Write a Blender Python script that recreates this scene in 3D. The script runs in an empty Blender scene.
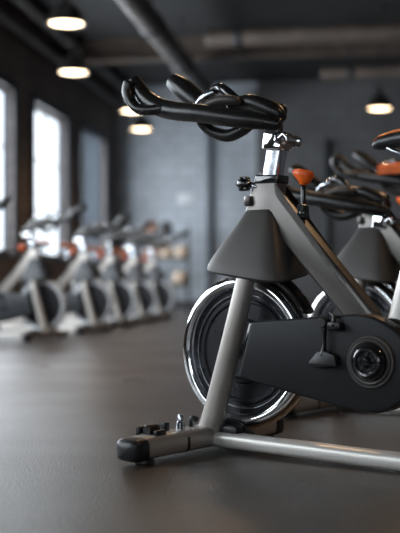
import bpy, bmesh, math, random
from mathutils import Vector, Matrix
random.seed(7)
S = bpy.context.scene
COL = S.collection
PI = math.pi
rad = math.radians

# ------------------------------------------------------------------ camera
YAW = 8.1
cam = bpy.data.cameras.new('camera')
cam.sensor_fit = 'HORIZONTAL'
cam.sensor_width = 36.0
cam.lens = 1056 / 400 * 36.0
cam.shift_y = 15.5 / 400
cam.clip_start = 0.05
cam.clip_end = 200
cam.dof.use_dof = True
cam.dof.focus_distance = 3.18
cam.dof.aperture_fstop = 2.6
co = bpy.data.objects.new('camera', cam)
COL.objects.link(co)
co.location = (0, 0, 0.52)
co.rotation_euler = (PI / 2, 0, rad(YAW))
S.camera = co

# ------------------------------------------------------------------ view, world
S.view_settings.view_transform = 'Standard'
S.view_settings.look = 'None'
S.view_settings.gamma = 1
S.view_settings.use_curve_mapping = False
S.view_settings.exposure = 0.0
W = bpy.data.worlds.new('world')
S.world = W
W.use_nodes = True
W.node_tree.nodes['Background'].inputs[0].default_value = (0.84, 0.92, 1.0, 1)
W.node_tree.nodes['Background'].inputs[1].default_value = 2.6

# window layout along the left wall (room axes: +y runs down the hall)
WX = -4.7                      # left wall
YB, YF = 21.0, -6.0            # back wall, wall behind the viewer
XR = 6.0
HC = 4.5
SILL, HEAD = 0.9, 3.22
WIN = [16.2 - 2.8 * k for k in range(-1, 8)]      # centres

def daylight(loc, rz, power, w=1.78, h=2.3):
    l = bpy.data.lights.new('daylight', 'AREA')
    l.shape = 'RECTANGLE'
    l.size = w; l.size_y = h
    l.energy = power
    l.color = (0.86, 0.93, 1.0)
    o = bpy.data.objects.new('daylight', l)
    COL.objects.link(o)
    o.location = loc
    o.rotation_euler = (PI / 2, 0, rz)
for yc in WIN:
    daylight((WX - 0.16, yc, 2.06), -PI / 2, 170 if yc > 4 else (100 if yc > 0 else 35))
FILL_WIN = [-2.6, 1.2]                               # two unseen windows added behind the viewer for fill light
for xc in FILL_WIN:
    daylight((xc, YF - 0.16, 2.06), 0, 35)

# ------------------------------------------------------------------ materials
def mat(name, col, rough=0.5, metal=0.0, noise=0.0, nscale=20, bump=0.0, bscale=60, col2=None, coat=0.0,
        rvar=0.0, spec=0.5, aniso=0.0):
    m = bpy.data.materials.new(name)
    m.use_nodes = True
    nt = m.node_tree
    b = nt.nodes['Principled BSDF']
    b.inputs['Base Color'].default_value = (*col, 1)
    b.inputs['Roughness'].default_value = rough
    b.inputs['Metallic'].default_value = metal
    b.inputs['Coat Weight'].default_value = coat
    b.inputs['Coat Roughness'].default_value = 0.12
    b.inputs['Specular IOR Level'].default_value = spec
    tc = nt.nodes.new('ShaderNodeTexCoord')
    if noise or rvar:
        n = nt.nodes.new('ShaderNodeTexNoise')
        n.inputs['Scale'].default_value = nscale
        n.inputs['Detail'].default_value = 5
        nt.links.new(tc.outputs['Object'], n.inputs['Vector'])
        if noise:
            mx = nt.nodes.new('ShaderNodeMix'); mx.data_type = 'RGBA'
            c2 = col2 or tuple(c * (1 - noise) for c in col)
            mx.inputs[6].default_value = (*col, 1)
            mx.inputs[7].default_value = (*c2, 1)
            rp = nt.nodes.new('ShaderNodeMapRange')
            rp.inputs[1].default_value = 0.35; rp.inputs[2].default_value = 0.65
            nt.links.new(n.outputs['Fac'], rp.inputs[0])
            nt.links.new(rp.outputs[0], mx.inputs[0])
            nt.links.new(mx.outputs[2], b.inputs['Base Color'])
        if rvar:
            mr = nt.nodes.new('ShaderNodeMapRange')
            mr.inputs[1].default_value = 0.3; mr.inputs[2].default_value = 0.7
            mr.inputs[3].default_value = max(0.02, rough - rvar); mr.inputs[4].default_value = rough + rvar
            nt.links.new(n.outputs['Fac'], mr.inputs[0])
            nt.links.new(mr.outputs[0], b.inputs['Roughness'])
    if bump:
        n2 = nt.nodes.new('ShaderNodeTexNoise')
        n2.inputs['Scale'].default_value = bscale
        n2.inputs['Detail'].default_value = 3
        nt.links.new(tc.outputs['Object'], n2.inputs['Vector'])
        bp = nt.nodes.new('ShaderNodeBump')
        bp.inputs['Strength'].default_value = bump
        bp.inputs['Distance'].default_value = 0.01
        nt.links.new(n2.outputs['Fac'], bp.inputs['Height'])
        nt.links.new(bp.outputs[0], b.inputs['Normal'])
    return m

def brick_mat(name, c1, c2, mortar, ax='xz', rough=0.8, patches=None):
    m = bpy.data.materials.new(name); m.use_nodes = True
    nt = m.node_tree; b = nt.nodes['Principled BSDF']
    tc = nt.nodes.new('ShaderNodeTexCoord')
    sp = nt.nodes.new('ShaderNodeSeparateXYZ'); cb = nt.nodes.new('ShaderNodeCombineXYZ')
    nt.links.new(tc.outputs['Object'], sp.inputs[0])
    nt.links.new(sp.outputs[0 if ax[0] == 'x' else 1], cb.inputs[0])
    nt.links.new(sp.outputs[2], cb.inputs[1])
    br = nt.nodes.new('ShaderNodeTexBrick')
    br.inputs['Scale'].default_value = 1.0
    br.inputs['Brick Width'].default_value = 0.46
    br.inputs['Row Height'].default_value = 0.22
    br.inputs['Mortar Size'].default_value = 0.012
    br.inputs['Color1'].default_value = (*c1, 1)
    br.inputs['Color2'].default_value = (*c2, 1)
    br.inputs['Mortar'].default_value = (*mortar, 1)
    nt.links.new(cb.outputs[0], br.inputs['Vector'])
    n = nt.nodes.new('ShaderNodeTexNoise'); n.inputs['Scale'].default_value = 0.9; n.inputs['Detail'].default_value = 6
    nt.links.new(cb.outputs[0], n.inputs['Vector'])
    mx = nt.nodes.new('ShaderNodeMix'); mx.data_type = 'RGBA'; mx.blend_type = 'MULTIPLY'
    mx.inputs[0].default_value = 1.0
    mr = nt.nodes.new('ShaderNodeMapRange')
    mr.inputs[1].default_value = 0.3; mr.inputs[2].default_value = 0.7
    mr.inputs[3].default_value = 0.7; mr.inputs[4].default_value = 1.15
    nt.links.new(n.outputs['Fac'], mr.inputs[0])
    nt.links.new(br.outputs['Color'], mx.inputs[6]); nt.links.new(mr.outputs[0], mx.inputs[7])
    nt.links.new(mx.outputs[2], b.inputs['Base Color'])
    b.inputs['Roughness'].default_value = rough
    bp = nt.nodes.new('ShaderNodeBump'); bp.inputs['Strength'].default_value = 0.5; bp.inputs['Distance'].default_value = 0.01
    inv = nt.nodes.new('ShaderNodeMath'); inv.operation = 'SUBTRACT'; inv.inputs[0].default_value = 1
    nt.links.new(br.outputs['Fac'], inv.inputs[1])
    nt.links.new(inv.outputs[0], bp.inputs['Height']); nt.links.new(bp.outputs[0], b.inputs['Normal'])
    return m

def glass_mat(name, tint=(1, 1, 1), gloss=0.08):
    m = bpy.data.materials.new(name); m.use_nodes = True
    nt = m.node_tree; nt.nodes.clear()
    o = nt.nodes.new('ShaderNodeOutputMaterial')
    t = nt.nodes.new('ShaderNodeBsdfTransparent'); t.inputs[0].default_value = (*tint, 1)
    g = nt.nodes.new('ShaderNodeBsdfGlossy'); g.inputs['Roughness'].default_value = 0.03
    mx = nt.nodes.new('ShaderNodeMixShader'); mx.inputs[0].default_value = gloss
    nt.links.new(t.outputs[0], mx.inputs[1]); nt.links.new(g.outputs[0], mx.inputs[2])
    nt.links.new(mx.outputs[0], o.inputs[0])
    return m

def emit_mat(name, col, st):
    m = bpy.data.materials.new(name); m.use_nodes = True
    b = m.node_tree.nodes['Principled BSDF']
    b.inputs['Base Color'].default_value = (0.9, 0.85, 0.75, 1)
    b.inputs['Emission Color'].default_value = (*col, 1)
    b.inputs['Emission Strength'].default_value = st
    return m

def blind_mat():
    m = bpy.data.materials.new('roller_blind_cloth'); m.use_nodes = True
    nt = m.node_tree; nt.nodes.clear()
    o = nt.nodes.new('ShaderNodeOutputMaterial')
    d = nt.nodes.new('ShaderNodeBsdfDiffuse'); d.inputs[0].default_value = (0.42, 0.46, 0.5, 1)
    t = nt.nodes.new('ShaderNodeBsdfTranslucent'); t.inputs[0].default_value = (0.25, 0.27, 0.29, 1)
    mx = nt.nodes.new('ShaderNodeMixShader'); mx.inputs[0].default_value = 0.5
    nt.links.new(d.outputs[0], mx.inputs[1]); nt.links.new(t.outputs[0], mx.inputs[2])
    nt.links.new(mx.outputs[0], o.inputs[0])
    return m

M = {
    'frame': mat('satin_grey_metallic_paint', (0.155, 0.145, 0.135), 0.36, 0.75, bump=0.02, bscale=900, rvar=0.04, nscale=8, coat=0.15),
    'fork': mat('satin_silver_paint', (0.46, 0.425, 0.39), 0.4, 0.45, bump=0.02, bscale=900, rvar=0.05, nscale=8),
    'silver': mat('brushed_silver_tube', (0.78, 0.75, 0.70), 0.36, 0.45, bump=0.02, bscale=700, rvar=0.06, nscale=9),
    'chrome': mat('polished_chrome', (0.82, 0.83, 0.85), 0.07, 1.0, rvar=0.02, nscale=5),
    'rim': mat('lit_silver_rim', (0.80, 0.83, 0.87), 0.35, 0.4, rvar=0.05, nscale=9),  # lightened stand-in for the chrome rim, catching light by its colour
    'guard_lit': mat('lit_guard_plastic', (0.045, 0.05, 0.058), 0.5, 0.0, rvar=0.04, nscale=5),  # lit copy of the guard plastic, also used on the window-row shrouds
    'chrome2': mat('dull_chrome', (0.62, 0.66, 0.72), 0.18, 1.0, rvar=0.05, nscale=30),
    'disc': mat('dark_turned_steel', (0.045, 0.045, 0.05), 0.3, 0.7, rvar=0.06, nscale=14),
    'guard': mat('black_moulded_plastic', (0.0075, 0.0085, 0.010), 0.5, 0.0, spec=0.32, bump=0.04, bscale=1200, rvar=0.03, nscale=5),
    'shroud': mat('charcoal_satin_plastic', (0.070, 0.064, 0.059), 0.48, 0.2, bump=0.03, bscale=900, rvar=0.03, nscale=6),
    'black': mat('black_rubber', (0.012, 0.012, 0.013), 0.36, 0.0, bump=0.05, bscale=500, rvar=0.05, nscale=30),
    'gloss': mat('gloss_black_plastic', (0.010, 0.010, 0.011), 0.14, 0.0, coat=0.5, rvar=0.03, nscale=20),
    'grip': mat('black_handlebar_rubber', (0.010, 0.0095, 0.009), 0.3, 0.0, bump=0.04, bscale=350, rvar=0.06, nscale=20),
    'orange': mat('orange_plastic', (0.95, 0.14, 0.012), 0.32, 0.0, bump=0.02, bscale=300, rvar=0.04, nscale=20),
    'vinyl': mat('orange_saddle_vinyl', (0.72, 0.17, 0.03), 0.42, 0.0, bump=0.06, bscale=400, rvar=0.05, nscale=20),
    'towel': mat('orange_terry_cloth', (0.62, 0.13, 0.03), 0.9, 0.0, bump=0.5, bscale=250, noise=0.2),
    'steel': mat('dark_painted_steel', (0.05, 0.052, 0.058), 0.45, 0.4, rvar=0.08, nscale=3),
    'pipe': mat('galvanised_pipe', (0.17, 0.155, 0.145), 0.5, 0.5, noise=0.3, nscale=3, rvar=0.1),
    'ceil': mat('dark_painted_ceiling', (0.020, 0.020, 0.021), 0.8, 0.0, noise=0.3, nscale=1.5),
    'beam': mat('brown_steel_beam', (0.13, 0.10, 0.082), 0.6, 0.1, noise=0.3, nscale=4),
    'frame_win': mat('blue_black_window_frame', (0.018, 0.024, 0.034), 0.6, 0.0, noise=0.2, nscale=10),
    'sill': mat('painted_window_reveal', (0.13, 0.14, 0.16), 0.5, 0.0, noise=0.2, nscale=6),
    'glass': glass_mat('window_glass'),
    'blind': blind_mat(),
    'shade': mat('black_enamel_lamp_shade', (0.02, 0.018, 0.017), 0.35, 0.3, rvar=0.05, nscale=10),
    'cable': mat('black_flex', (0.01, 0.01, 0.01), 0.6),
    'glow': emit_mat('warm_glowing_diffuser', (1.0, 0.74, 0.46), 9.0),
    'cream': mat('cream_leather', (0.80, 0.66, 0.52), 0.5, 0.0, bump=0.1, bscale=80, noise=0.12, nscale=12),
    'peach': mat('peach_leather', (0.72, 0.46, 0.36), 0.5, 0.0, bump=0.1, bscale=80, noise=0.12, nscale=12),
    'sign': mat('white_sign_board', (0.85, 0.87, 0.9), 0.5, 0.0, noise=0.05),
    'base': mat('grey_skirting_paint', (0.10, 0.10, 0.105), 0.5, 0.0, noise=0.2, nscale=5),
    'concrete': mat('grey_painted_column', (0.22, 0.24, 0.27), 0.6, 0.0, noise=0.2, nscale=3),
    'wallb': brick_mat('grey_painted_block_wall', (0.62, 0.67, 0.73), (0.54, 0.59, 0.645), (0.38, 0.42, 0.46), 'xz', 0.6),
    'wall_shade': brick_mat('block_wall_shade', (0.155, 0.155, 0.16), (0.13, 0.13, 0.135), (0.10, 0.10, 0.10), 'xz', 0.6),  # shade put into the block colour for the dim right part of wall_back
    'wallr': brick_mat('dark_painted_block_wall', (0.10, 0.10, 0.105), (0.08, 0.08, 0.085), (0.05, 0.05, 0.05), 'yz', 0.7),
    'walll': brick_mat('dark_brown_brick_wall', (0.17, 0.135, 0.115), (0.14, 0.11, 0.095), (0.08, 0.07, 0.06), 'yz', 0.75),
    'wallf': brick_mat('dark_grey_block_wall', (0.12, 0.12, 0.125), (0.10, 0.10, 0.105), (0.06, 0.06, 0.06), 'xz', 0.7),
}

def floor_mat():
    m = bpy.data.materials.new('speckled_rubber_floor'); m.use_nodes = True
    nt = m.node_tree; b = nt.nodes['Principled BSDF']
    tc = nt.nodes.new('ShaderNodeTexCoord')
    n1 = nt.nodes.new('ShaderNodeTexNoise'); n1.inputs['Scale'].default_value = 110; n1.inputs['Detail'].default_value = 4
    n2 = nt.nodes.new('ShaderNodeTexNoise'); n2.inputs['Scale'].default_value = 1.3; n2.inputs['Detail'].default_value = 6
    v = nt.nodes.new('ShaderNodeTexVoronoi'); v.inputs['Scale'].default_value = 170
    for n in (n1, n2, v): nt.links.new(tc.outputs['Object'], n.inputs['Vector'])
    mr = nt.nodes.new('ShaderNodeMapRange'); mr.inputs[1].default_value = 0.35; mr.inputs[2].default_value = 0.7
    nt.links.new(n1.outputs['Fac'], mr.inputs[0])
    mx = nt.nodes.new('ShaderNodeMix'); mx.data_type = 'RGBA'
    mx.inputs[6].default_value = (0.020, 0.0155, 0.0125, 1); mx.inputs[7].default_value = (0.092, 0.073, 0.060, 1)
    nt.links.new(mr.outputs[0], mx.inputs[0])
    nt.links.new(mx.outputs[2], b.inputs['Base Color'])
    r = nt.nodes.new('ShaderNodeMapRange'); r.inputs[1].default_value = 0.3; r.inputs[2].default_value = 0.7
    r.inputs[3].default_value = 0.27; r.inputs[4].default_value = 0.37
    nt.links.new(n2.outputs['Fac'], r.inputs[0]); nt.links.new(r.outputs[0], b.inputs['Roughness'])
    bp = nt.nodes.new('ShaderNodeBump'); bp.inputs['Strength'].default_value = 0.6; bp.inputs['Distance'].default_value = 0.002
    nt.links.new(v.outputs['Distance'], bp.inputs['Height']); nt.links.new(bp.outputs[0], b.inputs['Normal'])
    return m
M['floor'] = floor_mat()

# ------------------------------------------------------------------ helpers
def link(name, bm, m, parent=None, smooth=True, kind=None, label=None):
    bmesh.ops.recalc_face_normals(bm, faces=bm.faces)
    me = bpy.data.meshes.new(name)
    bm.to_mesh(me); bm.free()
    me.materials.append(m)
    if smooth:
        for p in me.polygons: p.use_smooth = True
        try: me.set_sharp_from_angle(angle=rad(38))
        except Exception: pass
    o = bpy.data.objects.new(name, me)
    COL.objects.link(o)
    if parent: o.parent = parent
    if kind: o['kind'] = kind
    if label: o['label'] = label
    return o

def tag(o, label, cat, group=None):
    o['label'] = label; o['category'] = cat
    if group: o['group'] = group
    return o

def empty(name, loc=(0, 0, 0), rz=0):
    o = bpy.data.objects.new(name, None)
    COL.objects.link(o); o.location = loc; o.rotation_euler = (0, 0, rz)
    o.empty_display_size = 0.1
    return o

def add_box(bm, x0, x1, y0, y1, z0, z1, bev=0.0, seg=2, mtx=None):
    b = bmesh.new()
    bmesh.ops.create_cube(b, size=1)
    for v in b.verts:
        v.co = Vector(((x0 + x1) / 2 + v.co.x * (x1 - x0), (y0 + y1) / 2 + v.co.y * (y1 - y0), (z0 + z1) / 2 + v.co.z * (z1 - z0)))
    if bev:
        bmesh.ops.bevel(b, geom=list(b.edges), offset=bev, segments=seg, profile=0.5, affect='EDGES')
    if mtx: b.transform(mtx)
    merge(bm, b)

def merge(bm, b):
    vm = [bm.verts.new(v.co) for v in b.verts]
    b.verts.index_update()
    for f in b.faces:
        try: bm.faces.new([vm[v.index] for v in f.verts])
        except ValueError: pass
    b.free()

def catmull(pts, n=6):
    P = [Vector(p) for p in pts]
    out = []
    for i in range(len(P) - 1):
        p0 = P[max(i - 1, 0)]; p1 = P[i]; p2 = P[i + 1]; p3 = P[min(i + 2, len(P) - 1)]
        for k in range(n):
            t = k / n
            out.append(0.5 * ((2 * p1) + (-p0 + p2) * t + (2 * p0 - 5 * p1 + 4 * p2 - p3) * t * t + (-p0 + 3 * p1 - 3 * p2 + p3) * t ** 3))
    out.append(P[-1])
    return out

def add_sweep(bm, pts, radii, seg=16, smooth=6, flat=1.0, up=None, dome=True, power=2.0, closed=False):
    """sweep an (optionally flattened, squared) section along a curve; radii per control point"""
    if smooth > 1:
        rr = catmull([(r, 0, 0) for r in radii], smooth); radii = [v.x for v in rr]
        P = catmull(pts, smooth)
    else:
        P = [Vector(p) for p in pts]
    if dome and not closed:                      # rounded ends
        d0 = (P[0] - P[1]).normalized(); d1 = (P[-1] - P[-2]).normalized()
        r0, r1 = radii[0], radii[-1]
        head = [(P[0] + d0 * r0 * 0.45 * math.sin(a), r0 * math.cos(a)) for a in (1.45, 1.1, 0.7, 0.35)]
        tail = [(P[-1] + d1 * r1 * 0.45 * math.sin(a), r1 * math.cos(a)) for a in (0.35, 0.7, 1.1, 1.45)]
        P = [h[0] for h in head] + P + [t[0] for t in tail]
        radii = [h[1] for h in head] + list(radii) + [t[1] for t in tail]
    rings = []
    N = None
    for i, p in enumerate(P):
        if closed: t = (P[(i + 1) % len(P)] - P[i - 1]).normalized()
        else: t = (P[min(i + 1, len(P) - 1)] - P[max(i - 1, 0)]).normalized()
        if up is not None:
            N = (Vector(up) - t * Vector(up).dot(t)).normalized()
        elif N is None:
            a = Vector((0, 0, 1)) if abs(t.z) < 0.9 else Vector((1, 0, 0))
            N = (a - t * a.dot(t)).normalized()
        else:
            N = (N - t * N.dot(t)).normalized()
        B = t.cross(N)
        ring = []
        for k in range(seg):
            a = 2 * PI * k / seg
            c, s = math.cos(a), math.sin(a)
            c = math.copysign(abs(c) ** (2 / power), c); s = math.copysign(abs(s) ** (2 / power), s)
            ring.append(bm.verts.new(p + (N * c * flat + B * s) * radii[i]))
        rings.append(ring)
    n = len(rings)
    for i in range(n if closed else n - 1):
        r0, r1 = rings[i], rings[(i + 1) % n]
        for k in range(seg):
            bm.faces.new((r0[k], r0[(k + 1) % seg], r1[(k + 1) % seg], r1[k]))
    if not closed:
        bm.faces.new(rings[0][::-1]); bm.faces.new(rings[-1])

def add_tube(bm, pts, r, seg=16, smooth=6, **k):
    add_sweep(bm, pts, [r] * len(pts), seg, smooth, **k)

def add_lathe(bm, prof, centre, axis='y', seg=48):
    """prof: list of (radius, height) along axis"""
    rings = []
    c = Vector(centre)
    for r, h in prof:
        if r < 1e-5: rings.append([bm.verts.new(c + axv(axis, h, 0, 0))]); continue
        rings.append([bm.verts.new(c + axv(axis, h, r * math.cos(2 * PI * k / seg), r * math.sin(2 * PI * k / seg))) for k in range(seg)])
    for a, b in zip(rings, rings[1:]):
        for k in range(seg):
            k2 = (k + 1) % seg
            if len(a) == 1 and len(b) == 1: continue
            if len(a) == 1: bm.faces.new((a[0], b[k], b[k2]))
            elif len(b) == 1: bm.faces.new((a[k], a[k2], b[0]))
            else: bm.faces.new((a[k], a[k2], b[k2], b[k]))

def axv(axis, h, u, v):
    return Vector((u, h, v)) if axis == 'y' else (Vector((h, u, v)) if axis == 'x' else Vector((u, v, h)))

def add_prism(bm, poly, y0, y1, bev=0.01, seg=3, corner=0.0, cseg=4):
    """poly: (x,z) outline in the side plane, extruded from y0 to y1, edges rounded"""
    if corner: poly = round_poly(poly, corner, cseg)
    b = bmesh.new()
    f = b.faces.new([b.verts.new((p[0], y0, p[1])) for p in poly])
    r = bmesh.ops.extrude_face_region(b, geom=[f])
    bmesh.ops.translate(b, vec=(0, y1 - y0, 0), verts=[v for v in r['geom'] if isinstance(v, bmesh.types.BMVert)])
    bmesh.ops.recalc_face_normals(b, faces=b.faces)
    if bev:
        e = [e for e in b.edges if abs(e.verts[0].co.y - e.verts[1].co.y) < 1e-6]
        bmesh.ops.bevel(b, geom=e, offset=bev, segments=seg, profile=0.5, affect='EDGES')
    merge(bm, b)

def round_poly(poly, rr, n=4):
    out = []
    N = len(poly)
    for i, p in enumerate(poly):
        q = p; r = rr
        if len(p) > 2: r = p[2]
        P = Vector(p[:2]); A = Vector(poly[i - 1][:2]); B = Vector(poly[(i + 1) % N][:2])
        la, lb = (A - P).length, (B - P).length
        r = min(r, la * 0.45, lb * 0.45)
        a = P + (A - P).normalized() * r; b = P + (B - P).normalized() * r
        for k in range(n + 1):
            t = k / n
            v = (1 - t) ** 2 * a + 2 * t * (1 - t) * P + t * t * b
            out.append((v.x, v.y))
    return out

def add_loft(bm, rings, cap=True):
    R = [[bm.verts.new(p) for p in r] for r in rings]
    n = len(R[0])
    for a, b in zip(R, R[1:]):
        for k in range(n):
            bm.faces.new((a[k], a[(k + 1) % n], b[(k + 1) % n], b[k]))
    if cap:
        bm.faces.new(R[0][::-1]); bm.faces.new(R[-1])

def struct(name, bm, m, smooth=False):
    return link(name, bm, m, None, smooth, kind='structure')

# ------------------------------------------------------------------ room shell
T = 0.14
bm = bmesh.new(); add_box(bm, WX - T, XR + 0.2, YF - T, YB + 0.2, -0.1, 0.0); struct('floor', bm, M['floor'])
bm = bmesh.new(); add_box(bm, WX - T, XR + 0.2, YF - T, YB + 0.2, HC, HC + 0.15); struct('ceiling', bm, M['ceil'])
bm = bmesh.new(); add_box(bm, WX - T, XR + 0.2, YB, YB + 0.2, 0, HC); struct('wall_back', bm, M['wallb'])
bm = bmesh.new(); add_box(bm, -1.85, XR, YB - 0.06, YB, 0.14, HC); struct('trim_5', bm, M['wall_shade'])  # dark sheet standing in for daylight falling off along the back wall
bm = bmesh.new()
add_box(bm, WX - T, XR + 0.2, YF - T, YF, 0, SILL); add_box(bm, WX - T, XR + 0.2, YF - T, YF, HEAD, HC)
e_ = [WX - T, FILL_WIN[0] - 0.9, FILL_WIN[0] + 0.9, FILL_WIN[1] - 0.9, FILL_WIN[1] + 0.9, XR + 0.2]
for a, b_ in zip(e_[0::2], e_[1::2]): add_box(bm, a, b_, YF - T, YF, SILL, HEAD)
struct('wall_front', bm, M['wallf'])
bm = bmesh.new(); add_box(bm, XR, XR + 0.2, YF, YB, 0, HC); struct('wall_right', bm, M['wallr'])
# left wall: piers between windows + sill and head bands
bm = bmesh.new()
HW = 0.9
add_box(bm, WX - T, WX, YF, YB, 0, SILL)
add_box(bm, WX - T, WX, YF, YB, HEAD, HC)
ys = sorted(WIN)
edges = [YF] + [e for y in ys for e in (y - HW, y + HW)] + [YB]
for a, b_ in zip(edges[0::2], edges[1::2]):
    if b_ > a: add_box(bm, WX - T, WX, a, b_, SILL, HEAD)
struct('wall_left', bm, M['walll'])
WLIST = [(WX, yc, 0) for yc in sorted(WIN, reverse=True)] + [(xc, YF, PI / 2) for xc in FILL_WIN]  # the last ones are the unseen windows added for fill
for i, (wx, wy, rz) in enumerate(WLIST):         # local frame: -x outside, y along the wall, z from the sill
    w = empty('window_%d' % (i + 1), (wx, wy, SILL), rz); w['kind'] = 'structure'
    H_ = HEAD - SILL
    def wl(name, bm, m): return link(name, bm, m, w, False)
    X0, X1, fw = -0.12, -0.06, 0.07
    f = bmesh.new()
    add_box(f, X0, X1, -HW, -HW + fw, 0, H_); add_box(f, X0, X1, HW - fw, HW, 0, H_)
    add_box(f, X0, X1, -HW + fw, HW - fw, 0, fw); add_box(f, X0, X1, -HW + fw, HW - fw, H_ - fw, H_)
    wl('window_frame', f, M['frame_win'])
    g = bmesh.new()
    add_box(g, X0 + 0.015, X1 - 0.015, -0.014, 0.014, fw, H_ - fw)
    for zz in (0.74, 1.5): add_box(g, X0 + 0.016, X1 - 0.016, -HW + fw, HW - fw, zz - 0.012, zz + 0.012)
    wl('glazing_bar', g, M['frame_win'])
    p = bmesh.new(); add_box(p, -0.093, -0.088, -HW + fw, HW - fw, fw, H_ - fw); wl('window_pane', p, M['glass'])
    c = bmesh.new(); add_box(c, -0.055, 0.05, -HW - 0.03, HW + 0.03, -0.045, 0); wl('window_sill', c, M['sill'])
    a = bmesh.new()
    add_box(a, -0.002, 0.035, -HW - 0.13, -HW - 0.001, 0, H_ + 0.13)
    add_box(a, -0.002, 0.035, HW + 0.001, HW + 0.13, 0, H_ + 0.13)
    add_box(a, -0.002, 0.035, -HW - 0.001, HW + 0.001, H_, H_ + 0.13)
    wl('window_trim', a, M['frame_win'])
# roller blind on the far window
yc = WIN[0]
rb = empty('roller_blind', (WX + 0.063, yc, HEAD))
b_ = bmesh.new(); add_box(b_, -0.006, -0.003, -HW - 0.08, HW - 0.58, -HEAD + 1.0, -0.02); link('blind_cloth', b_, M['blind'], rb, False)
b_ = bmesh.new(); add_tube(b_, [(0, -HW - 0.1, 0), (0, HW - 0.56, 0)], 0.024, smooth=1); link('blind_roller', b_, M['steel'], rb)
b_ = bmesh.new(); add_box(b_, -0.012, 0.004, -HW - 0.08, HW - 0.58, -HEAD + 0.97, -HEAD + 1.0); link('bottom_bar', b_, M['steel'], rb, False)
tag(rb, 'pale grey roller blind pulled down over the farthest window in the corner', 'blind')

bm = bmesh.new(); add_box(bm, WX, WX + 0.03, YF, YB, 0, 0.14); struct('baseboard_left', bm, M['base'])
bm = bmesh.new(); add_box(bm, WX + 0.03, XR - 0.03, YB - 0.03, YB, 0, 0.14); struct('baseboard_back', bm, M['base'])
bm = bmesh.new(); add_box(bm, XR - 0.03, XR, YF, YB, 0, 0.14); struct('baseboard_right', bm, M['base'])

# ceiling beams across the hall
for i, (y, z0, m) in enumerate(((3.5, 4.1, 'beam'), (8.0, 4.1, 'beam'), (12.5, 4.12, 'beam'), (17.0, 4.14, 'beam'))):
    bm = bmesh.new()
    add_box(bm, WX, XR, y - 0.11, y + 0.11, z0, z0 + 0.03)
    add_box(bm, WX, XR, y - 0.015, y + 0.015, z0 + 0.03, HC - 0.03)
    add_box(bm, WX, XR, y - 0.11, y + 0.11, HC - 0.03, HC)
    struct('trim_%d' % (i + 1), bm, M[m])
# services under the ceiling
def pipe(name, pts, r, m, label, cat, group=None, hang=None):
    o = empty(name, pts[0])
    off = Vector(pts[0])
    b = bmesh.new(); add_tube(b, [Vector(p) - off for p in pts], r, 20, 1); link('pipe_run', b, m, o)
    d = Vector(pts[-1]) - off; L = d.length; d.normalize(); n = max(1, int(L // 2.5))
    for k in range(n + 1):
        q = d * (0.4 + (L - 0.8) * k / n)
        b = bmesh.new()
        add_tube(b, [q - d * 0.03, q + d * 0.03], r * 1.13, 20, 1)
        add_box(b, q.x - 0.012, q.x + 0.012, q.y - 0.012, q.y + 0.012, r * 0.9, HC - off.z)
        link('pipe_hanger', b, M['steel'], o)
    tag(o, label, cat, group)
    return o
pipe('air_duct', [(-2.50, 5.5, 3.80), (-2.50, 20.9, 3.80)], 0.15, M['pipe'], 'round grey duct running down the hall under the ceiling', 'duct')
pipe('ceiling_pipe', [(-4.42, 3.0, 4.33), (-4.42, 20.9, 4.33)], 0.085, M['pipe'], 'upper grey pipe along the window wall just under the ceiling', 'pipe')
pipe('ceiling_pipe', [(-4.56, 3.0, 4.02), (-4.56, 20.9, 4.02)], 0.055, M['pipe'], 'lower thinner grey pipe along the window wall above the windows', 'pipe')
pipe('ceiling_pipe', [(-1.9, 14.2, 3.83), (5.9, 14.2, 3.83)], 0.11, M['beam'], 'thick brown pipe crossing the hall below the ceiling beams', 'pipe')
pipe('ceiling_pipe', [(-0.4, 16.0, 3.66), (5.9, 16.0, 3.66)], 0.09, M['beam'], 'brown pipe crossing the hall lower and farther off, right of the handlebar', 'pipe')

# things on the back wall
cp = bmesh.new(); add_tube(cp, [(0, 0, 0), (0, 0, 4.45)], 0.055, 20, 1)
o = link('wall_pipe', cp, M['concrete']); o.location = (-2.8, YB - 0.075, 0.0)
tag(o, 'pale vertical pipe running up the middle of the back wall', 'pipe')
cp = bmesh.new(); add_tube(cp, [(0, 0, 0), (0, 0, 3.3)], 0.06, 20, 1)
o = link('wall_pipe', cp, M['steel']); o.location = (-0.45, YB - 0.13, 0.0)
tag(o, 'dark vertical pipe on the back wall behind the orange knob of the front bike', 'pipe')
bm = bmesh.new(); add_box(bm, -0.17, 0.17, -0.02, 0.0, -0.1, 0.1, 0.006)
o = link('wall_sign', bm, M['sign']); o.location = (-3.28, YB, 2.2)
tag(o, 'small blank white plate on the grey back wall left of the pale pipe', 'sign')

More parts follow.
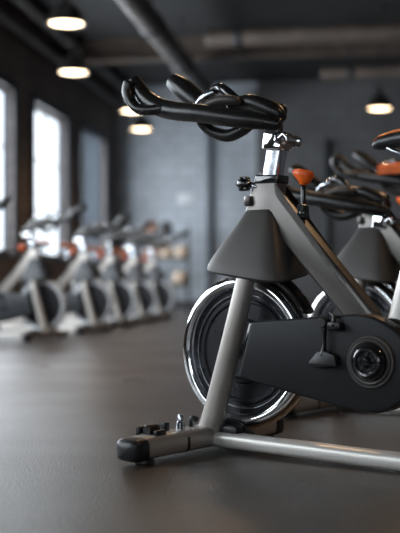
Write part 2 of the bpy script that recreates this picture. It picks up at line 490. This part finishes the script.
# ------------------------------------------------------------------ pendant lamps
LG = 'black pendant lamps'
def make_lamp():
    r = empty('pendant_lamp')
    b = bmesh.new()      # dome shade, thin double-walled
    prof = [(0.035, 0.22), (0.05, 0.215), (0.075, 0.20), (0.11, 0.17), (0.143, 0.12), (0.166, 0.06), (0.177, 0.01), (0.184, 0.0),
            (0.180, -0.002), (0.172, 0.012), (0.160, 0.06), (0.137, 0.115), (0.105, 0.163), (0.07, 0.192), (0.0, 0.205)]
    add_lathe(b, prof, (0, 0, 0), 'z', 40); link('lamp_shade', b, M['shade'], r)
    b = bmesh.new(); add_lathe(b, [(0.0, 0.33), (0.02, 0.33), (0.033, 0.31), (0.035, 0.22), (0.0, 0.219)], (0, 0, 0), 'z', 24); link('lamp_holder', b, M['shade'], r)
    b = bmesh.new(); add_lathe(b, [(0.0, 0.0), (0.12, 0.002), (0.161, 0.012), (0.165, 0.02), (0.12, 0.03), (0.0, 0.03)], (0, 0, 0), 'z', 40)
    link('diffuser', b, M['glow'], r)
    b = bmesh.new(); add_tube(b, [(0, 0, 0.32), (0, 0, HC - 3.02)], 0.006, 8, 1); link('cable', b, M['cable'], r)
    b = bmesh.new(); add_lathe(b, [(0, 0), (0.05, 0), (0.055, 0.01), (0.055, 0.03), (0, 0.03)], (0, 0, HC - 3.02 - 0.03), 'z', 20); link('ceiling_rose', b, M['shade'], r)
    return r

def copy_tree(o, parent=None):
    c = o.copy(); COL.objects.link(c)
    if parent: c.parent = parent
    for ch in list(o.children): copy_tree(ch, c)
    return c

lamp0 = make_lamp()
LAMPS = [(-2.73, 9.97, 3.02, 'black dome pendant lamp glowing warm, highest and leftmost of the hanging lamps', 30),
         (-3.28, 12.30, 3.02, 'glowing black dome pendant lamp just below the highest one on the left', 30),
         (-3.17, 15.2, 3.02, 'warm pendant lamp partly hidden behind the tips of the near handlebar', 30),
         (-3.33, 16.7, 2.97, 'warm pendant lamp hanging lowest of the left row, right of the handlebar tips', 30),
         (0.42, 15.5, 3.02, 'lone warm pendant lamp on the right side above the saddle', 30),
         (1.15, 5.6, 3.02, 'added pendant lamp over the right-hand row of bikes, unseen, for warm rim light', 120),  # from here on unseen lamps, added for warm rim and foreground light
         (-0.7, 6.2, 3.02, 'added pendant lamp over the aisle behind the front bike, unseen, for warm light', 60),
         (1.9, 2.2, 3.02, 'added pendant lamp to the right of the front bike, unseen, for warm light', 40)]
for i, (x, y, z, lab, e) in enumerate(LAMPS):
    o = lamp0 if i == 0 else copy_tree(lamp0)
    o.location = (x, y, z)
    tag(o, lab, 'lamp', LG)
    l = bpy.data.lights.new('lamp_light', 'SPOT'); l.energy = e; l.color = (1.0, 0.62, 0.33)
    l.spot_size = rad(150); l.spot_blend = 0.6; l.shadow_soft_size = 0.12
    lo = bpy.data.objects.new('lamp_light', l); COL.objects.link(lo); lo.location = (x, y, z - 0.03)

# ------------------------------------------------------------------ spin bike
def ellipse_ring(cx, cy, hx, hy, z, n=28, power=3.0, tilt=0.0, sx=0.0):
    out = []
    for k in range(n):
        a = 2 * PI * k / n
        c, s = math.cos(a), math.sin(a)
        c = math.copysign(abs(c) ** (2 / power), c); s = math.copysign(abs(s) ** (2 / power), s)
        x = cx + hx * c; y = cy + hy * s
        out.append((x, y, z + tilt * (x - cx)))
    return out

def make_bike():
    r = empty('spin_bike')
    P = lambda n, b, m, par=r, lab=None, sm=True: link(n, b, m, par, sm, label=lab)
    # --- front stabiliser with caps, feet and small fittings
    b = bmesh.new(); add_sweep(b, [(-0.08, -0.425, 0.044), (-0.08, 0.235, 0.044)], [0.043, 0.043], 24, 1, flat=0.76, up=(0, 0, 1), power=4.0, dome=False)
    fs = P('front_stabilizer', b, M['fork'])
    for y0, y1 in ((-0.462, -0.424), (0.234, 0.272)):
        b = bmesh.new(); s = -1 if y0 < 0 else 1
        ya, yb = (y1, y0) if s < 0 else (y0, y1)
        add_sweep(b, [(-0.08, ya, 0.042), (-0.08, ya + (yb - ya) * 0.8, 0.0415), (-0.08, yb, 0.041)], [0.0455, 0.045, 0.042], 32, 1, flat=0.74, up=(0, 0, 1), power=4.2, dome=True)
        P('end_cap', b, M['black'], fs, 'black rubber cap')
    b = bmesh.new(); add_sweep(b, [(-0.08, -0.245, 0.042), (-0.08, -0.233, 0.042)], [0.0445, 0.0445], 24, 1, flat=0.74, up=(0, 0, 1), power=3.2, dome=False)
    P('joint_band', b, M['black'], fs, 'thin black band')
    for y in (-0.41, 0.20):
        b = bmesh.new(); add_lathe(b, [(0, 0.0), (0.026, 0.0), (0.030, 0.003), (0.029, 0.012), (0.012, 0.015), (0.012, 0.03), (0, 0.03)], (-0.065, y, 0), 'z', 24)
        P('foot', b, M['black'], fs, 'black rubber levelling foot')
    # transport-wheel bracket and pins on top of the bar
    b = bmesh.new()
    add_box(b, -0.125, -0.05, -0.375, -0.325, 0.064, 0.078, 0.004)
    add_box(b, -0.128, -0.112, -0.378, -0.322, 0.07, 0.098, 0.004); add_box(b, -0.065, -0.05, -0.372, -0.328, 0.07, 0.09, 0.004)
    add_lathe(b, [(0, -0.024), (0.014, -0.024), (0.017, -0.018), (0.017, 0.018), (0.014, 0.024), (0, 0.024)], (-0.088, -0.35, 0.088), 'y', 20)
    P('transport_wheel_bracket', b, M['black'], fs, 'black bracket with small wheel')
    b = bmesh.new()
    add_lathe(b, [(0, 0.06), (0.013, 0.06), (0.013, 0.098), (0.009, 0.102), (0.009, 0.118), (0.006, 0.122), (0, 0.122)], (-0.075, -0.232, 0), 'z', 20)
    P('locking_pin', b, M['chrome2'], fs, 'steel pin')
    b = bmesh.new()
    add_box(b, -0.115, -0.092, -0.285, -0.262, 0.064, 0.102, 0.004)
    P('pin_bracket', b, M['black'], fs)
    b = bmesh.new()
    add_sweep(b, [(-0.09, -0.16, 0.065), (-0.092, -0.163, 0.09), (-0.08, -0.17, 0.105), (-0.066, -0.165, 0.10)], [0.009, 0.007, 0.008, 0.009], 12, 4)
    P('cable_hook', b, M['black'], fs)
    # --- rear stabiliser and rails
    b = bmesh.new(); add_sweep(b, [(1.05, -0.25, 0.042), (1.05, 0.25, 0.042)], [0.043, 0.043], 24, 1, flat=0.64, up=(0, 0, 1), power=3.2, dome=False)
    rs = P('rear_stabilizer', b, M['frame'])
    for s in (-1, 1):
        b = bmesh.new(); add_sweep(b, [(1.05, s * 0.249, 0.042), (1.05, s * 0.285, 0.041)], [0.0455, 0.041], 24, 1, flat=0.64, up=(0, 0, 1), power=3.4)
        P('end_cap', b, M['black'], rs, 'black rubber cap')
        b = bmesh.new(); add_lathe(b, [(0, 0.0), (0.028, 0.0), (0.030, 0.004), (0.028, 0.013), (0.012, 0.016), (0.012, 0.03), (0, 0.03)], (1.05, s * 0.22, 0), 'z', 24)
        P('foot', b, M['black'], rs, 'black rubber levelling foot')
    b = bmesh.new(); add_sweep(b, [(-0.07, -0.085, 0.035), (0.2, -0.085, 0.033), (0.6, -0.085, 0.029), (1.04, -0.085, 0.032)], [0.034, 0.034, 0.034, 0.034], 24, 4, flat=0.70, up=(0, 0, 1), power=3.0)
    P('base_rail', b, M['silver'], r, 'bright silver floor rail')
    # --- fork
    for s in (-1, 1):
        b = bmesh.new()
        add_sweep(b, [(-0.074, s * 0.090, 0.045), (-0.040, s * 0.088, 0.17), (0.026, s * 0.086, 0.40), (0.060, s * 0.078, 0.545)], [0.040, 0.033, 0.030, 0.028], 24, 6, flat=1.0, power=2.3)
        P('fork_leg', b, M['fork'], r)
    b = bmesh.new()       # lug at the fork foot
    add_sweep(b, [(-0.065, -0.05, 0.07), (0.0, -0.045, 0.062), (0.05, -0.04, 0.045)], [0.026, 0.024, 0.014], 16, 4)
    add_box(b, -0.03, 0.035, -0.10, -0.055, 0.05, 0.078, 0.008)
    P('fork_lug', b, M['black'], r)
    # --- flywheel
    R = 0.24
    fy = []
    b = bmesh.new()      # chrome rim: rounded section
    prof = []
    for k in range(25):
        a = -PI / 2 - 0.55 + (PI + 1.1) * k / 24
        prof.append((R - 0.025 + 0.025 * math.cos(a) , 0.034 * math.sin(a)))
    prof += [(R - 0.044, 0.016), (R - 0.044, -0.016)]
    prof.append(prof[0])
    add_lathe(b, prof, (0, 0, 0.304), 'y', 96)
    fw = P('flywheel', b, M['chrome'], r, 'polished chrome flywheel rim')
    b = bmesh.new()
    prof = [(0.0, -0.022), (0.03, -0.022), (0.034, -0.014), (0.085, -0.013), (0.09, -0.019), (0.098, -0.019), (0.103, -0.010), (0.150, -0.009),
            (0.155, -0.016), (0.163, -0.016), (0.167, -0.008), (0.1965, -0.008),
            (0.1965, 0.008), (0.167, 0.008), (0.163, 0.016), (0.155, 0.016), (0.150, 0.009), (0.103, 0.010), (0.098, 0.019), (0.09, 0.019), (0.085, 0.013), (0.034, 0.014), (0.03, 0.022), (0.0, 0.022)]
    add_lathe(b, prof, (0, 0, 0.304), 'y', 72)
    P('flywheel_disc', b, M['disc'], fw, 'dark turned steel disc')
    b = bmesh.new()
    add_lathe(b, [(0.1815, -0.007), (0.1800, -0.0145), (0.1765, -0.0145), (0.1745, -0.007), (0.1745, 0.007), (0.1765, 0.0145), (0.1800, 0.0145), (0.1815, 0.007), (0.1815, -0.007)], (0, 0, 0.304), 'y', 96)
    P('inner_ring', b, M['chrome2'], fw, 'narrow chrome ring')
    b = bmesh.new()
    add_tube(b, [(0, -0.072, 0.304), (0, 0.072, 0.304)], 0.012, 16, 1)
    for s in (-1, 1): add_lathe(b, [(0, s * 0.022), (0.026, s * 0.022), (0.024, s * 0.04), (0.014, s * 0.045), (0, s * 0.045)], (0, 0, 0.304), 'y', 24)
    P('axle', b, M['chrome2'], fw)
    # --- chain guard (near side) with crank hub
    poly = [(0.098, 0.402, 0.012), (0.30, 0.418, 0.05), (0.495, 0.434, 0.05), (0.595, 0.385, 0.05), (0.645, 0.30, 0.06), (0.620, 0.205, 0.06), (0.535, 0.155, 0.05),
            (0.43, 0.162, 0.06), (0.050, 0.230, 0.012)]
    b = bmesh.new(); add_prism(b, poly, -0.115, -0.048, 0.010, 3, 0.03, 6)
    cg = P('chain_guard', b, M['guard'], r)
    b = bmesh.new()      # recessed seam strip at the guard's leading edge
    add_prism(b, [(0.088, 0.396), (0.106, 0.397), (0.060, 0.236), (0.042, 0.238)], -0.109, -0.055, 0.003, 2)
    P('guard_seam', b, M['gloss'], cg)
    hc = (0.505, -0.115, 0.300)
    b = bmesh.new(); add_lathe(b, [(0.074, 0.002), (0.074, -0.004), (0.071, -0.008), (0.067, -0.008), (0.064, -0.005), (0.060, -0.004), (0.0, -0.004)], hc, 'y', 56)
    hub = P('hub_ring', b, M['shroud'], cg, 'dark grey ring around the crank')
    b = bmesh.new(); add_lathe(b, [(0.064, -0.003), (0.064, -0.010), (0.060, -0.013), (0.056, -0.012), (0.052, -0.006)], hc, 'y', 56)
    P('hub_lip', b, M['shroud'], hub)
    b = bmesh.new(); add_lathe(b, [(0.054, 0.0), (0.053, -0.014), (0.047, -0.026), (0.038, -0.031), (0.032, -0.030), (0.029, -0.024), (0.016, -0.024), (0.013, -0.032), (0.009, -0.036), (0.0, -0.037)], hc, 'y', 56)
    P('hub_cap', b, M['gloss'], hub, 'glossy black domed cap')
    b = bmesh.new()
    for k in range(5):
        a = 2 * PI * k / 5 + 0.3
        add_lathe(b, [(0.006, 0), (0.006, -0.004), (0.004, -0.006), (0, -0.006)], (hc[0] + 0.0225 * math.cos(a), hc[1] - 0.022, hc[2] + 0.0225 * math.sin(a)), 'y', 10)
    P('hub_bolt_ring', b, M['black'], hub)
    # --- hanging black pedal linkage in front of the guard
    b = bmesh.new()
    add_sweep(b, [(0.362, -0.130, 0.405), (0.366, -0.132, 0.375), (0.366, -0.132, 0.345), (0.362, -0.130, 0.315)], [0.013, 0.009, 0.007, 0.014], 14, 5, flat=0.7)
    add_lathe(b, [(0, -0.012), (0.013, -0.012), (0.016, -0.006), (0.016, 0.014), (0, 0.014)], (0.362, -0.132, 0.405), 'y', 22)
    add_box(b, 0.376, 0.420, -0.14, -0.113, 0.386, 0.408, 0.006)
    add_sweep(b, [(0.365, -0.128, 0.390), (0.388, -0.13, 0.398), (0.396, -0.128, 0.422), (0.372, -0.11, 0.432)], [0.006, 0.007, 0.006, 0.005], 12, 4)
    pl = P('pedal_arm', b, M['black'], r)
    b = bmesh.new()
    add_prism(b, [(0.316, 0.290), (0.345, 0.322), (0.372, 0.326), (0.402, 0.316), (0.410, 0.283), (0.330, 0.276)], -0.142, -0.120, 0.005, 2, 0.006, 3)
    P('pedal', b, M['black'], pl)
    b = bmesh.new(); add_lathe(b, [(0, -0.008), (0.005, -0.008), (0.007, -0.004), (0.007, 0), (0, 0)], (0.402, -0.139, 0.396), 'y', 16)
    P('bolt', b, M['chrome'], pl)
    # --- main frame: head block + down tube, seat tube, rear stays
    poly = [(0.046, 0.836, 0.01), (0.137, 0.834, 0.01), (0.136, 0.792, 0.03), (0.468, 0.430, 0.01), (0.50, 0.36, 0.01), (0.38, 0.38, 0.01), (0.362, 0.421, 0.01), (0.115, 0.680, 0.05), (0.016, 0.70, 0.03), (0.014, 0.74, 0.03)]
    b = bmesh.new(); add_prism(b, poly, -0.029, 0.029, 0.011, 4, 0.02, 5)
    fr = P('frame', b, M['frame'], r)
    b = bmesh.new(); add_prism(b, [(0.36, 0.41), (0.55, 0.42), (0.60, 0.33), (0.58, 0.20), (0.48, 0.17), (0.38, 0.22)], -0.045, 0.045, 0.012, 3, 0.03, 4)
    P('crank_housing', b, M['guard'], r)
    b = bmesh.new(); add_sweep(b, [(0.515, 0, 0.36), (0.572, 0, 0.56), (0.610, 0, 0.70)], [0.024, 0.024, 0.024], 24, 3, flat=1.25, power=2.6)
    st = P('seat_tube', b, M['silver'], r, 'silver seat tube')
    b = bmesh.new(); add_sweep(b, [(0.605, 0, 0.69), (0.611, 0, 0.712)], [0.031, 0.031], 20, 1, dome=False); P('seat_collar', b, M['black'], st)
    b = bmesh.new(); add_sweep(b, [(0.609, 0, 0.70), (0.655, 0, 0.875)], [0.017, 0.017], 20, 1); P('seat_post', b, M['chrome2'], st, 'chrome seat post')
    b = bmesh.new()
    add_sweep(b, [(0.52, -0.04, 0.25), (0.75, -0.07, 0.12), (1.04, -0.07, 0.055)], [0.026, 0.024, 0.022], 18, 6)
    P('rear_stay', b, M['fork'], r)
    b = bmesh.new()
    add_sweep(b, [(0.52, 0.04, 0.25), (0.75, 0.07, 0.12), (1.04, 0.07, 0.055)], [0.026, 0.024, 0.022], 18, 6)
    P('rear_stay', b, M['fork'], r)
    # --- shroud over the fork crown
    b = bmesh.new()
    rings = []
    for (x0, x1, hy, z, k) in ((0.016, 0.116, 0.032, 0.742, 0), (0.010, 0.122, 0.038, 0.732, 0), (-0.010, 0.142, 0.060, 0.694, 0.15), (-0.050, 0.166, 0.086, 0.640, 0.45),
                               (-0.083, 0.186, 0.106, 0.590, 0.85), (-0.095, 0.196, 0.114, 0.566, 1), (-0.096, 0.197, 0.115, 0.556, 1), (-0.086, 0.187, 0.107, 0.549, 1)):
        cx, hx = (x0 + x1) / 2, (x1 - x0) / 2
        rings.append([(x, y, zz - 0.020 * k * (x - cx) / hx + 0.018 * k * y / hy) for x, y, zz in ellipse_ring(cx, 0, hx, hy, z, 40, 4.5)])
    add_loft(b, rings)
    sh = P('fork_shroud', b, M['shroud'], r, 'flared dark grey shroud')
    b = bmesh.new()      # curved black brake shield under the shroud
    pts = []
    for k in range(9):
        a = rad(92 - 62 * k / 8)
        pts.append((0.262 * math.cos(a) + 0.0, 0, 0.304 + 0.262 * math.sin(a) - 0.0))
    add_sweep(b, pts, [0.03] * 9, 14, 2, flat=0.28, up=None, power=3)
    P('brake_shield', b, M['gloss'], sh)
    # --- head fittings
    b = bmesh.new(); add_prism(b, [(0.050, 0.822), (0.140, 0.820), (0.142, 0.846), (0.056, 0.850)], -0.032, 0.032, 0.005, 3, 0.004, 2)
    P('head_collar', b, M['gloss'], r, 'glossy black collar')
    b = bmesh.new(); add_sweep(b, [(0.060, -0.02, 0.812), (0.03, -0.024, 0.822)], [0.010, 0.010], 12, 1)
    kn = P('knob_stem', b, M['chrome2'], r)
    b = bmesh.new()
    pr = [(0, -0.020), (0.010, -0.019), (0.017, -0.014), (0.020, -0.005), (0.020, 0.005), (0.017, 0.014), (0.010, 0.018), (0, 0.019)]
    add_lathe(b, pr, (0.018, -0.035, 0.824), 'y', 20)
    for k in range(6):
        a = 2 * PI * k / 6
        add_lathe(b, [(0, -0.014), (0.006, -0.012), (0.007, 0), (0.006, 0.012), (0, 0.014)], (0.018 + 0.018 * math.cos(a), -0.035, 0.824 + 0.018 * math.sin(a)), 'y', 10)
    P('height_knob', b, M['gloss'], kn, 'black lobed knob')
    b = bmesh.new(); add_lathe(b, [(0, -0.03), (0.012, -0.03), (0.016, -0.02), (0.014, 0), (0, 0)], (0.032, -0.03, 0.785), 'z', 16)
    P('cable_stop', b, M['frame'], kn)
    # brake / resistance lever
    b = bmesh.new()
    add_sweep(b, [(0.215, -0.005, 0.715), (0.217, -0.006, 0.745)], [0.020, 0.016], 16, 1)
    add_sweep(b, [(0.217, -0.006, 0.742), (0.2155, -0.006, 0.77), (0.216, -0.006, 0.80), (0.219, -0.006, 0.822)], [0.011, 0.0085, 0.0075, 0.010], 14, 4)
    add_lathe(b, [(0, -0.012), (0.012, -0.012), (0.013, 0.012), (0, 0.012)], (0.221, -0.02, 0.742), 'y', 14)
    lv = P('resistance_lever', b, M['gloss'], r)
    b = bmesh.new()      # orange T-grip, wide rounded wedge
    add_loft(b, [[(x, y, z) for (x, y, z) in ring] for ring in [
        [(cx + hx * math.cos(a), -0.006 + hy * math.sin(a), cz + hx * 0.25 * math.cos(a)) for a in [2 * PI * k / 20 for k in range(20)]]
        for (cx, hx, hy, cz) in ((0.222, 0.010, 0.010, 0.812), (0.224, 0.018, 0.018, 0.822), (0.212, 0.032, 0.024, 0.836), (0.208, 0.035, 0.026, 0.845), (0.207, 0.031, 0.023, 0.852), (0.206, 0.018, 0.014, 0.856))]])
    bmesh.ops.rotate(b, cent=(0.217, -0.006, 0.83), matrix=Matrix.Rotation(rad(26), 3, 'Y'), verts=b.verts)
    P('lever_knob', b, M['orange'], lv, 'bright orange knob')
    # --- handlebar post + clamp
    b = bmesh.new()
    v = Vector((0.028, 0, 0.135))
    add_sweep(b, [(0.094, 0, 0.80), (0.124, 0, 0.955)], [0.028, 0.028], 32, 1, flat=0.78, up=(0, 1, 0), power=5.5, dome=False)
    hp = P('handlebar_post', b, M['chrome2'], r, 'flat-sided chrome post')
    b = bmesh.new()
    add_prism(b, [(0.080, 0.925, 0.01), (0.148, 0.918, 0.01), (0.162, 0.955, 0.015), (0.150, 0.978, 0.01), (0.088, 0.985, 0.01)], -0.033, 0.033, 0.006, 3, 0.01, 3)
    P('clamp', b, M['chrome'], hp, 'polished chrome clamp')
    b = bmesh.new()
    add_lathe(b, [(0, -0.055), (0.012, -0.055), (0.018, -0.050), (0.019, -0.034), (0.012, -0.03), (0.012, 0.03), (0.018, 0.034), (0.018, 0.05), (0, 0.052)], (0.158, 0, 0.952), 'y', 22)
    add_sweep(b, [(0.158, -0.048, 0.952), (0.178, -0.05, 0.962), (0.186, -0.05, 0.94)], [0.008, 0.009, 0.006], 12, 4)
    P('clamp_bolt', b, M['chrome'], hp)
    # --- handlebar
    b = bmesh.new()
    gp = [(0.158, -0.05, 0.993), (0.09, -0.075, 1.008), (0.02, -0.09, 1.020), (-0.105, -0.10, 1.046), (-0.198, -0.10, 1.062), (-0.268, -0.10, 1.082), (-0.322, -0.10, 1.114), (-0.358, -0.10, 1.153), (-0.378, -0.10, 1.182)]
    add_sweep(b, gp, [0.019, 0.026, 0.028, 0.029, 0.030, 0.030, 0.028, 0.025, 0.020], 22, 7)
    hb = P('handlebar', b, M['grip'], r)
    b = bmesh.new()
    add_sweep(b, [(-0.243, -0.115, 1.073), (-0.293, -0.125, 1.072), (-0.335, -0.13, 1.080), (-0.365, -0.130, 1.106), (-0.380, -0.130, 1.140), (-0.376, -0.130, 1.170)], [0.018, 0.017, 0.0165, 0.017, 0.019, 0.017], 18, 7)
    P('grip_horn', b, M['grip'], hb)
    b = bmesh.new()
    add_sweep(b, [(0.105, 0.040, 1.048), (0.05, 0.06, 1.066), (-0.02, 0.085, 1.078), (-0.14, 0.10, 1.088), (-0.225, 0.10, 1.105), (-0.285, 0.10, 1.140), (-0.335, 0.10, 1.178), (-0.376, 0.10, 1.208)], [0.024, 0.027, 0.026, 0.026, 0.031, 0.035, 0.036, 0.028], 22, 7)
    P('grip_bar', b, M['grip'], hb)
    # lower loop
    b = bmesh.new()
    add_sweep(b, [(-0.140, -0.045, 1.055), (-0.147, -0.035, 1.030), (-0.119, -0.02, 1.000), (-0.063, -0.01, 0.983), (-0.009, -0.01, 0.995), (0.035, -0.015, 1.013), (0.08, -0.02, 1.022)], [0.016, 0.017, 0.018, 0.020, 0.019, 0.018, 0.018], 18, 7)
    P('lower_loop', b, M['grip'], hb)
    # upper loop + arm pads
    b = bmesh.new()
    add_sweep(b, [(-0.20, 0.04, 1.075), (-0.198, 0.03, 1.100), (-0.168, 0.02, 1.122), (-0.118, 0.01, 1.142), (-0.082, 0.0, 1.130), (-0.045, 0.0, 1.100), (-0.01, 0.0, 1.07)], [0.016, 0.016, 0.016, 0.016, 0.016, 0.016, 0.016], 18, 7)
    P('upper_loop', b, M['gloss'], hb)
    b = bmesh.new(); add_sweep(b, [(-0.188, 0.0, 1.098), (-0.155, 0.0, 1.118), (-0.125, 0.0, 1.130)], [0.012, 0.018, 0.012], 16, 5)
    P('loop_sleeve', b, M['chrome2'], hb, 'silver sleeve')
    b = bmesh.new(); add_sweep(b, [(-0.105, -0.065, 1.075), (-0.05, -0.065, 1.085), (-0.005, -0.06, 1.082), (0.01, -0.05, 1.075)], [0.017, 0.022, 0.021, 0.014], 18, 5, flat=0.7)
    P('arm_pad', b, M['shroud'], hb)
    b = bmesh.new(); add_sweep(b, [(-0.04, -0.02, 1.072), (0.03, -0.025, 1.078), (0.08, -0.02, 1.060), (0.118, -0.01, 1.038), (0.13, 0.0, 1.015)], [0.022, 0.024, 0.026, 0.027, 0.022], 18, 6)
    P('rear_grip', b, M['grip'], hb)
    b = bmesh.new(); add_lathe(b, [(0, 0.10), (0.012, 0.098), (0.016, 0.09), (0.017, 0.0), (0, 0)], (0.120, 0, 0.955), 'z', 18); P('post_head', b, M['gloss'], hb)
    # --- saddle
    b = bmesh.new()
    sec = [(0.448, 0.006, 0.909, 0.004), (0.456, 0.018, 0.912, 0.014), (0.475, 0.026, 0.917, 0.022), (0.52, 0.030, 0.922, 0.027), (0.58, 0.040, 0.924, 0.030), (0.64, 0.070, 0.927, 0.032), (0.69, 0.092, 0.935, 0.032), (0.73, 0.088, 0.940, 0.028), (0.745, 0.06, 0.941, 0.016)]
    rings = []
    for x, hw, zc, hh in sec:
        ring = []
        for k in range(20):
            a = 2 * PI * k / 20
            c, s = math.cos(a), math.sin(a)
            ring.append((x, hw * c, zc + hh * (s if s > 0 else s * 0.9)))
        rings.append(ring)
    add_loft(b, rings)
    sd = P('saddle', b, M['black'], r)
    b = bmesh.new()      # orange top panel, follows the saddle top
    top = []
    for x, hw, zc, hh in [(q[0] + (0.004 if n_ == 0 else 0), q[1], q[2], q[3]) for n_, q in enumerate(sec[:-1])]:
        arc = [rad(38 + 104 * k / 14) for k in range(15)]
        top.append([(x, (hw + 0.0022) * math.cos(a), zc + (hh + 0.0022) * math.sin(a)) for a in arc] + [(x, (hw - 0.002) * math.cos(a), zc + (hh - 0.002) * math.sin(a)) for a in reversed(arc)])
    add_loft(b, top)
    P('saddle_panel', b, M['vinyl'], sd, 'orange vinyl top panel')
    b = bmesh.new()
    for s in (-1, 1): add_sweep(b, [(0.50, s * 0.012, 0.90), (0.56, s * 0.02, 0.878), (0.66, s * 0.024, 0.878), (0.71, s * 0.03, 0.91)], [0.0045] * 4, 10, 5)
    add_box(b, 0.625, 0.675, -0.03, 0.03, 0.868, 0.890, 0.005)
    P('saddle_rail', b, M['chrome2'], sd)
    return r

bike0 = make_bike()
def place(b, x, y, rz, label, mirror=False, drop=0.0, group=None):
    b.location = (x, y, 0); b.rotation_euler = (0, 0, rad(rz))
    if mirror: b.scale = (1, -1, 1)
    tag(b, label, 'exercise bike', group)
    if drop:
        for ch in b.children:
            if ch.name.startswith('handlebar'): ch.location.z -= drop
    return b
ROT = -38 + YAW
# copies first come from the untouched prototype
G1 = 'indoor bikes in the right-hand row'
G2 = 'indoor bikes facing the aisle along the windows'
place(copy_tree(bike0), 0.03, 4.397, ROT, 'blurred spin bike directly behind the front one with its handlebar set low', drop=0.19, group=G1)
place(copy_tree(bike0), 0.31, 5.48, ROT, 'farthest spin bike on the right, an orange towel over its handlebar', group=G1)
LEFT = [(-3.20, 8.25, 'nearest bike of the window row, cut off by the left picture edge'),
        (-2.85, 9.35, 'silver bike in the window row, second from the viewer, beside the left edge'),
        (-2.70, 10.6, 'silver bike in the window row standing third from the viewer'),
        (-2.72, 11.9, 'blurred bike fourth in the window row, behind the two bright silver ones'),
        (-2.70, 13.1, 'blurred bike fifth in the window row, second from its far end'),
        (-2.70, 14.4, 'farthest bike of the window row, standing nearest the ball rack')]
def tint_lit(o, kinds):                          # window-row bikes get lighter materials, their lit look put into the colour
    for ch in o.children:
        base = ch.name.split('.')[0]
        if base in kinds:
            ch.material_slots[0].link = 'OBJECT'
            ch.material_slots[0].material = M[kinds[base]]
for x, y, lab in LEFT:
    bk = place(copy_tree(bike0), x + 0.07, y, 168, lab, mirror=True, group=G2)
    tint_lit(bk, {'flywheel': 'rim', 'frame': 'fork', 'chain_guard': 'guard_lit', 'fork_leg': 'silver', 'fork_shroud': 'guard_lit'})
place(bike0, -0.324, 3.297, ROT, 'large sharp grey spin bike in the foreground with chrome flywheel and orange knob', group=G1)

# orange towel over the far bike's handlebar
b = bmesh.new()
n = 16
prof = []
for k in range(n + 1):
    t = k / n
    a = PI * (t - 0.5)
    prof.append((0.045 * math.sin(a), 0.028 * math.cos(a)))
prof = [(-0.047, -0.030), (-0.0465, -0.02), (-0.046, -0.01)] + prof + [(0.046, -0.01), (0.0465, -0.015), (0.047, -0.025)]
outer = prof; inner = [(p[0] * 0.80, p[1] if p[1] < 0 else p[1] * 0.8) for p in prof]
rings = []
for j in range(9):
    u = -0.11 + 0.22 * j / 8
    w = 0.004 * math.sin(j * 2.1)
    rings.append([(u, p[0] + w * (1 if p[1] < 0 else 0), p[1]) for p in outer] + [(u, p[0] + w * (1 if p[1] < 0 else 0), p[1]) for p in reversed(inner)])
add_loft(b, rings)
tw = link('towel', b, M['towel'])
tw.location = (0.31 + (-0.02) * math.cos(rad(ROT)) - (-0.08) * math.sin(rad(ROT)), 5.48 + (-0.02) * math.sin(rad(ROT)) + (-0.08) * math.cos(rad(ROT)), 1.095)
tw.rotation_euler = (0, 0, rad(ROT))
tag(tw, 'orange towel folded over the handlebar of the farthest bike on the right', 'towel')

# ------------------------------------------------------------------ ball rack by the back wall
RX, RY = -3.25, 18.4
rk = empty('ball_rack', (RX, RY, 0), rad(8))
for sx in (-0.42, 0.42):
    b = bmesh.new()
    add_box(b, sx - 0.025, sx + 0.025, 0.12, 0.17, 0.0, 1.5, 0.004)
    add_box(b, sx - 0.025, sx + 0.025, -0.22, 0.22, 0.0, 0.05, 0.004)
    link('upright', b, M['steel'], rk)
SH = (0.45, 0.92, 1.36)
for z in SH:
    b = bmesh.new()
    for yy in (-0.10, 0.07):
        add_tube(b, [(-0.42, yy, z), (0.42, yy, z)], 0.014, 12, 1)
    for sx in (-0.42, 0.42): add_box(b, sx - 0.012, sx + 0.012, -0.12, 0.14, z - 0.02, z + 0.02)
    link('shelf', b, M['steel'], rk)
tag(rk, 'dark three-tier ball rack standing in front of the grey back wall', 'rack')
def ball(lx, z, r, m, label):
    b = bmesh.new()
    bmesh.ops.create_uvsphere(b, u_segments=32, v_segments=20, radius=r)
    o = link('medicine_ball', b, m)
    b = bmesh.new()
    for ax in ('x', 'y'):
        add_tube(b, [axv(ax, 0, r * 1.003 * math.cos(2 * PI * k / 32), r * 1.003 * math.sin(2 * PI * k / 32)) for k in range(32)], 0.004, 6, 1, closed=True)
    link('seam', b, M['steel'], o)
    c, s = math.cos(rad(8)), math.sin(rad(8))
    ly = -0.015
    d = math.sqrt((r + 0.014) ** 2 - 0.085 ** 2)
    o.location = (RX + lx * c - ly * s, RY + lx * s + ly * c, z + d)
    tag(o, label, 'ball', 'medicine balls on the rack')
ball(-0.26, SH[2], 0.135, M['peach'], 'peach ball on the top tier of the rack, left')
ball(0.02, SH[2], 0.12, M['steel'], 'dark ball on the top tier of the rack beside the peach one')
ball(-0.24, SH[1], 0.13, M['peach'], 'peach ball on the middle tier, left end')
ball(0.03, SH[1], 0.13, M['cream'], 'cream ball in the middle of the rack\'s middle tier')
ball(0.30, SH[1], 0.13, M['cream'], 'cream ball at the right end of the middle tier')
ball(-0.22, SH[0], 0.13, M['steel'], 'dark ball on the bottom tier, left end')
ball(0.27, SH[0], 0.14, M['cream'], 'cream ball on the bottom tier, right end')
